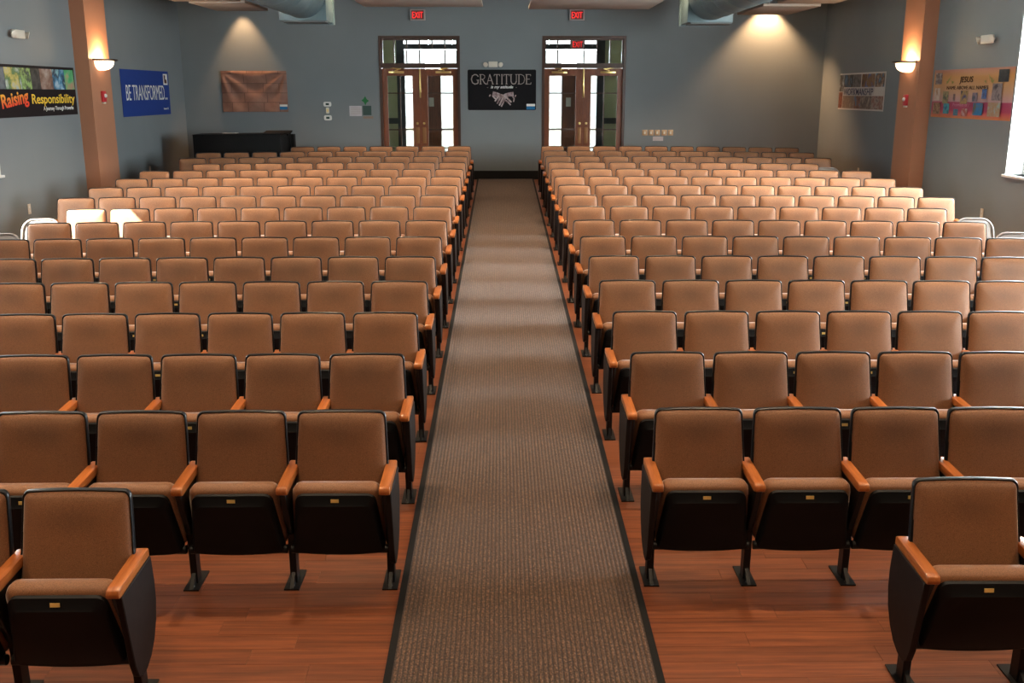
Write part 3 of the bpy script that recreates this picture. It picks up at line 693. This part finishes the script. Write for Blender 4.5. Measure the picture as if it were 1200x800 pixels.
text(b, 'NAME ABOVE ALL NAMES', 1.24, .44, .075, DARK_INK, .0165, width=1.40, bold=0, align='CENTER')
text(b, 'Promises of ?', 1.10, .185, .065, PINK_INK, .0165, width=.56, align='CENTER')
LEAF = INK('leaf_green', (.30, .32, .12))
for cx, sg in ((.60, 1), (1.98, -1)):
    for k in range(5):
        a = R(20 + 35*k); mb = MB(); px, py = cx + sg*(-.08+.05*k), .56 - .02*abs(k-2)
        mb.prism([(px, py), (px+.04*math.cos(a)+.012, py+.05), (px+.06*sg, py+.10*math.sin(a)), (px-.012, py+.05)], .0155, .0168, 'z'); mb.build('leaf_print', LEAF, b)
pics = [(.09,.52,.33,.70,[(.62,.56,.52),(.12,.08,.08),(.55,.48,.46)]), (.10,.27,.30,.46,[(.62,.52,.42),(.70,.62,.55),(.45,.25,.15)]), (.42,.22,.62,.41,[(.05,.07,.06),(.35,.30,.15),(.10,.15,.12)]), (.80,.26,.87,.37,[(.10,.09,.12),(.35,.25,.22),(.15,.10,.10)]),
        (1.06,.22,1.30,.42,[(.05,.06,.20),(.50,.32,.10),(.10,.08,.10)]), (1.46,.26,1.62,.39,[(.05,.08,.12),(.30,.22,.25),(.12,.12,.16)]), (1.76,.30,1.91,.44,[(.03,.06,.25),(.10,.20,.45),(.05,.04,.08)]), (2.07,.28,2.36,.52,[(.06,.05,.06),(.35,.28,.28),(.15,.12,.13)]), (2.22,.54,2.52,.715,[(.015,.02,.025),(.04,.05,.06),(.02,.025,.03)]),
        (.09,.05,.36,.23,[(.05,.02,.02),(.45,.30,.18),(.06,.03,.03)]), (.48,.06,.69,.22,[(.03,.12,.25),(.10,.40,.45),(.03,.06,.10)]), (.86,.04,1.02,.14,[(.05,.15,.25),(.12,.25,.32),(.06,.08,.12)]), (1.14,.035,1.34,.15,[(.55,.45,.42),(.40,.08,.06),(.60,.52,.48)]), (1.52,.06,1.83,.24,[(.05,.25,.50),(.04,.20,.42),(.20,.18,.10)]), (1.99,.05,2.37,.25,[(.35,.45,.42),(.45,.25,.12),(.40,.45,.42)])]
for k, (x0, y0, x1, y1, st) in enumerate(pics): quad(b, 'picture_print', x0, y0, x1, y1, photo('jesus_pic_%d' % k, st, 8), .0165)

# --- exit signs
M_EXITBODY = plain('exit_housing', (.42, .36, .33), .5); M_EXIT = plain('exit_red', (.8, .02, .02), .5, emit=(1, .02, .02), estr=2.2); M_EXITBG = plain('exit_face', (.13, .035, .03), .5)
def exit_sign(root):
    mb = MB(); mb.box(-.165, .165, -.115, .115, 0, .07); mb.build('housing', M_EXITBODY, root, bevel=.008)
    MB().box(-.135, .135, -.092, .092, .070, .0725).build('sign_face', M_EXITBG, root)
    text(root, 'EXIT', 0, -.068, .19, M_EXIT, .074, width=.23, bold=-.002, align='CENTER')
exit_sign(on_wall('exit_sign', 'back', -1.815, 4.40, 'red lit EXIT sign above the door by the stone banner', 'exit sign'))
exit_sign(on_wall('exit_sign', 'back', 1.67, 4.40, 'red lit EXIT sign above the door by the switch plates', 'exit sign'))
e = on_wall('exit_sign', 'back', 1.80, 4.06, 'red EXIT sign hanging in the lobby seen through the transom panes', 'exit sign'); e.location = (1.82, 24.6, 3.86)
exit_sign(e); MB().box(-.008, .008, .115, .69, .03, .045).build('hanger_rod', M_BOLT, e)

# --- emergency lights
def emergency(root, w_=.30):
    mb = MB(); mb.box(-w_/2, w_/2, -.06, .06, 0, .07); mb.build('housing', M_IVORY, root, bevel=.01)
    for s in (-1, 1):
        MB().lathe([(.02, 0), (.03, .01), (.052, .05), (.056, .062), (.05, .066), (.002, .067)], 12).build('lamp_head', M_IVORY, root, (s*(w_/2+.045), .01, .03), (R(18), s*R(22), 0), smooth=True)
    return root
emergency(on_wall('emergency_light', 'left', 15.20, 3.58, 'small white emergency light above the black banner', 'emergency light'))
emergency(on_wall('emergency_light', 'right', 15.18, 3.515, 'small white emergency light above the orange and pink banner', 'emergency light'))
emergency(on_wall('emergency_light', 'back', -.17, 3.36, 'small white emergency light above the GRATITUDE banner', 'emergency light'), .20)

# --- fire alarms on the pilasters
M_RED = plain('alarm_red', (.55, .03, .04), .4)
for wall, u, z, off, lab in (('left', 17.60, 2.69, .24, 'red fire alarm strobe below the sconce by the blue banner'), ('right', 17.44, 2.63, .24, 'red fire alarm strobe below the sconce by the collage banner')):
    a = on_wall('fire_alarm', wall, u, z, lab, 'fire alarm'); a.location.x += off if wall == 'left' else -off
    mb = MB(); mb.box(-.065, .065, -.09, .09, 0, .045); mb.build('housing', M_RED, a, bevel=.008)
    MB().lathe([(.034, 0), (.034, .012), (.025, .026), (.002, .03)], 12).build('strobe_lens', M_WHITE, a, (0, .012, .045), smooth=True)
    MB().box(-.05, .05, -.12, -.09, 0, .03).build('sounder', M_IVORY, a)

# --- outlets, thermostats, switch plates, notices
def plate(root, w_, h, m=None): mb = MB(); mb.box(-w_/2, w_/2, -h/2, h/2, 0, .008); return mb.build('cover_plate', m or M_IVORY, root, bevel=.003)
def outlet(wall, u, z, lab):
    r_ = on_wall('wall_outlet', wall, u, z, lab, 'outlet'); plate(r_, .09, .15)
    for s in (-1, 1): mb = MB(); mb.box(-.017, .017, s*.03-.014, s*.03+.014, .008, .0105); mb.build('socket', M_WHITE, r_)
outlet('left', 14.98, 1.07, 'ivory wall outlet low under the black banner'); outlet('left', 20.30, 1.25, 'small ivory wall outlet low under the blue banner')
outlet('right', 14.81, 1.005, 'ivory wall outlet low under the orange and pink banner'); outlet('right', 20.16, 1.214, 'small ivory wall outlet low under the collage banner')
for z, nm, w_, h, lab in ((2.502, 'thermostat', .17, .10, 'uppermost white thermostat beside the door'), (2.365, 'control_panel', .07, .13, 'narrow ivory control between the two thermostats'), (2.205, 'thermostat', .17, .11, 'lowest white thermostat beside the door')):
    r_ = on_wall(nm, 'back', -3.875, z, lab, 'thermostat' if nm == 'thermostat' else 'wall control')
    mb = MB(); mb.prism(rrect(w_/2, w_/2, -h/2, h/2, min(w_, h)*.3, min(w_, h)*.3), 0, .03, 'z'); mb.build('housing', M_WHITE if nm == 'thermostat' else M_IVORY, r_)
    MB().box(-w_*.22, w_*.22, -h*.22, h*.22, .03, .033).build('display' if nm == 'thermostat' else 'button', INK('display_dark', (.04, .07, .06)) if nm == 'thermostat' else M_BRASS, r_)
for k, u in enumerate((3.245, 3.385, 3.525, 3.685, 3.825)):
    r_ = on_wall('switch_plate', 'back', u, 1.875, ['brass coloured switch plate at the door end of the row', 'brass coloured switch plate second from the door', 'middle brass coloured switch plate above the paper label', 'brass coloured switch plate fourth from the door', 'brass coloured switch plate farthest along from the door'][k], 'switch', ); r_['group'] = 'switch plates beside the door'
    plate(r_, .118, .125, plain('switch_brass', (.48, .30, .16), .45, .4)); MB().box(-.018, .018, -.03, .03, .008, .018).build('toggle', M_IVORY, r_)
def note(u, z, w_, h, mat, lab, nm='notice_sheet'):
    r_ = on_wall(nm, 'back', u, z, lab, 'notice'); sheet(r_, 'sheet', w_, h, mat, 3, 2, lambda a, c: .003*a); return r_
note(3.43, 1.695, .235, .095, plain('label_paper', (.52, .46, .46), .7), 'small paper label under the switch plates')
r_ = note(-3.39, 2.242, .275, .223, plain('pinned_paper', (.52, .48, .50), .7), 'pale paper notice pinned beside the door')
for k in range(4): quad(r_, 'text_line', .03, .05+.04*k, .24, .06+.04*k, GREY_INK, .0085)
note(-3.09, 2.262, .19, .205, INK('dark_green_card', (.05, .085, .075)), 'dark green card pinned beside the pale notice'); note(-3.09, 2.187, .225, .052, INK('tan_strip', (.26, .19, .15)), 'tan paper strip under the dark green card')
r_ = on_wall('leaf_decoration', 'back', -3.03, 2.575, 'small green paper leaf above the pinned notices', 'decoration')
MB().prism([(0, -.10), (.03, -.04), (.085, .0), (.04, .03), (0, .10), (-.04, .04), (-.085, .01), (-.03, -.035)], 0, .006, 'z').build('leaf', INK('leaf_paper', (.03, .17, .06)), r_)

# ---------------------------------------------------------------- sconces on the pilasters
M_BRONZE = plain('dark_bronze', (.05, .030, .020), .4, .6)
M_BOWL = plain('frosted_bowl', (.9, .82, .68), .5, emit=(1, .72, .42), estr=4.5)
def sconce(x, y, z, sgn, lab):
    r_ = empty('wall_sconce', (x, y, z)); tag(r_, lab, 'lamp'); a0 = -math.pi/2 if sgn > 0 else math.pi/2
    MB().lathe([(.222, 0), (.30, .012), (.30, .034), (.222, .034), (.222, 0)], 20, (0,0,0), a0, a0+math.pi).build('rim', M_BRONZE, r_, smooth=True)
    MB().lathe([(.228, -.001), (.220, -.05), (.192, -.095), (.14, -.13), (.075, -.147), (.01, -.150)], 20, (sgn*.002,0,0), a0, a0+math.pi).build('glass_bowl', M_BOWL, r_, smooth=True)
    mb = MB(); mb.box(*sorted((0, sgn*.012)), -.10, .10, -.14, .03); mb.build('back_plate', M_BRONZE, r_)
    ld = bpy.data.lights.new('sconce_lamp', 'POINT'); ld.energy = 60; ld.color = (1, .66, .34); ld.shadow_soft_size = .05
    obj('sconce_lamp', ld, None, r_, (sgn*.11, 0, .045))
sconce(XL+.24, 17.62, 3.27, 1, 'half bowl wall sconce with dark rim, lit, by the blue banner')
sconce(XR-.24, 17.46, 3.235, -1, 'half bowl wall sconce with dark rim, lit, by the collage banner')

# ---------------------------------------------------------------- overhead: ducts, clouds, lamps
def duct(x0, x1, y0, y1, zb_, lab):
    r_ = empty('air_duct', ((x0+x1)/2, y1, zb_)); tag(r_, lab, 'duct'); hw = (x1-x0)/2; d = y1-y0
    mb = MB(); mb.box(-hw, hw, -d, 0, 0, .95); mb.build('plenum_box', M_DUCT, r_, bevel=.01)
    MB().box(-hw-.025, hw+.025, -.05, .012, -.025, .975).build('end_flange', M_DUCT, r_); MB().box(-hw+.06, hw-.02, -d-.01, -d+.55, -.028, .0).build('register', plain('register_grey', (.10, .11, .11), .5), r_)
    R0 = .43; L = 11; mb = MB(); loops = []; path = []
    for k in range(13):
        yy = -d - L*k/12
        for off, rr in ((0, R0), (.03, R0+.006), (.05, R0+.006), (.08, R0)): loops.append([(rr*math.cos(2*math.pi*j/28), yy - off, .47 + rr*math.sin(2*math.pi*j/28)) for j in range(28)])
    mb.loft(loops).build('round_duct', M_DUCT, r_, smooth=True)
    for k in (1, 4, 7):
        MB().box(-.015, .015, -d-1.5*k, -d-1.5*k+.03, .88, CEIL-zb_-.002).build('hanger_strap', M_BOLT, r_)
duct(-4.13, -3.25, 19.5, 20.3, 4.055, 'blue grey air duct above the stone banner end of the seats')
duct(3.55, 4.42, 19.8, 20.6, 4.05, 'blue grey air duct above the switch plate end of the seats')
def cloud(x0, x1, y0, y1, z, lab):
    r_ = empty('ceiling_panel', ((x0+x1)/2, (y0+y1)/2, z)); tag(r_, lab, 'ceiling panel', 'hanging acoustic panels'); a, c = (x1-x0)/2, (y1-y0)/2
    mb = MB(); mb.box(-a, a, -c, c, 0, .05); mb.build('panel', M_CLOUD, r_, bevel=.008)
    for sx in (-1, 1):
        for sy in (-1, 1): MB().tube([(sx*(a-.15), sy*(c-.15), .05), (sx*(a-.15), sy*(c-.15), CEIL-z-.001)], .004, 6).build('hanger_wire', M_BOLT, r_)
cloud(-2.54, -.33, 17.0, 19.5, 4.30, 'pale hanging panel above the door by the stone banner')
cloud(.53, 2.84, 17.0, 20.0, 4.30, 'pale hanging panel above the door by the switch plates')
cloud(-5.55, -4.55, 18.7, 20.5, 4.30, 'tan hanging panel above the stone banner, nearer the wall')
cloud(4.85, 5.92, 19.3, 21.4, 4.30, 'tan hanging panel over the bright scallop of light')
cloud(-5.72, -4.55, 16.0, 18.4, 4.30, 'tan hanging panel beside the blue banner, farther from the back wall')
cloud(4.95, 5.98, 16.3, 18.7, 4.30, 'tan hanging panel beside the collage banner, farther from the back wall')

M_LENS = plain('lamp_lens', (.9, .85, .75), .4, emit=(1, .78, .5), estr=6)
def wall_washer(x, lab, watts, size):
    r_ = empty('wall_washer', (x, YW-.27, 4.78)); tag(r_, lab, 'spotlight')
    MB().lathe([(.045, .16), (.06, .15), (.062, 0), (.054, 0), (.052, .05)], 14).build('can', M_BRONZE, r_, smooth=True)
    MB().lathe([(.05, .045), (.05, .05)], 14).build('lens', M_LENS, r_)
    MB().tube([(0, 0, .15), (0, 0, CEIL-4.78-.001)], .012, 8).build('stem', M_BRONZE, r_)
    ld = bpy.data.lights.new('washer_lamp', 'SPOT'); ld.energy = watts; ld.color = (1, .58, .28); ld.spot_size = R(size); ld.spot_blend = .6; ld.shadow_soft_size = .03
    obj('washer_lamp', ld, None, r_, (0, 0, -.005))
wall_washer(-5.64, 'small spotlight washing the wall above the stone banner', SPOT_W*1.1, 68)
wall_washer(5.85, 'small spotlight washing the bare wall by the side corner', SPOT_W*3.0, 98)
M_TRIM = plain('can_trim', (.6, .58, .54), .4)
def ceiling_can(x, y, lab, k, size):
    r_ = empty('ceiling_can', (x, y, CEIL)); tag(r_, lab, 'ceiling lamp', 'recessed ceiling cans')
    MB().lathe([(.09, -.001), (.125, -.001), (.125, -.012), (.095, -.016), (.09, -.001)], 18).build('trim_ring', M_TRIM, r_, smooth=True)
    MB().lathe([(.088, -.004), (.088, -.001)], 18).build('lens', M_LENS, r_)
    ld = bpy.data.lights.new('can_lamp', 'SPOT'); ld.energy = CAN_W*k; ld.color = WARM; ld.spot_size = R(size); ld.spot_blend = .6; ld.shadow_soft_size = .07
    obj('can_lamp', ld, None, r_, (0, 0, -.02))
for yi, (y, k) in enumerate(((2.6, .68), (6.4, .98), (10.2, 1.1), (13.0, 1.15), (15.5, 1.3))):
    for xi, x in enumerate((-4.5, -1.75, 1.95, 4.65)):
        ceiling_can(x, y, 'round recessed ceiling can, %s row from the stage, %s across from the blue banner wall' % (ORD[yi], ORD[xi]), k, 100 if xi in (1, 2) else 90)
for x, y, k, lab in ((-2.9, 20.0, .65, 'beside the duct nearest the stone banner'), (.1, 20.0, .6, 'over the back of the aisle'), (3.2, 20.0, .65, 'beside the duct nearest the switch plates')):
    ceiling_can(x, y, 'round recessed ceiling can ' + lab, k, 104)

# ---------------------------------------------------------------- black desk in the back corner
dz = fz(20.3)
r_ = empty('sound_desk', (-6.24, 20.62, dz)); tag(r_, 'long black sound desk in the back corner behind the seats', 'desk')
MB().box(0, 1.77, 0, .04, 0, 1.165).build('front_panel', M_BLACK, r_, bevel=.004); 
MB().box(0, .04, .04, 1.05, 0.035, 1.165).build('side_panel', M_BLACK, r_); MB().box(1.73, 1.77, .04, 1.05, .035, 1.165).build('side_panel', M_BLACK, r_)
MB().prism([(0, 1.165), (1.77, 1.165), (1.80, 1.205), (0, 1.185)], -.01, .62, 'y').build('desk_top', M_BLACK, r_)
MB().prism([(.62, 1.17), (1.08, 1.23), (1.08, 1.20), (.62, 1.14)], 1.25, 1.80, 'x').build('sloped_lid', M_BLACK, r_)
MB().box(1.80, 1.87, .85, 1.02, 0.035, 1.16).build('side_post', M_BLACK, r_)
MB().box(.04, 1.73, 1.01, 1.05, .04, .9).build('rear_panel', M_BLACK, r_)
bk = empty('folder', (-5.70, 20.80, dz+1.192)); tag(bk, 'flat brown folder lying on the black desk', 'folder')
MB().box(0, .30, 0, .22, 0, .012).build('cover', plain('folder_brown', (.16, .09, .07), .6), bk, bevel=.003); MB().box(.01, .29, .01, .21, .012, .018).build('papers', plain('paper', (.72, .68, .62), .7), bk)
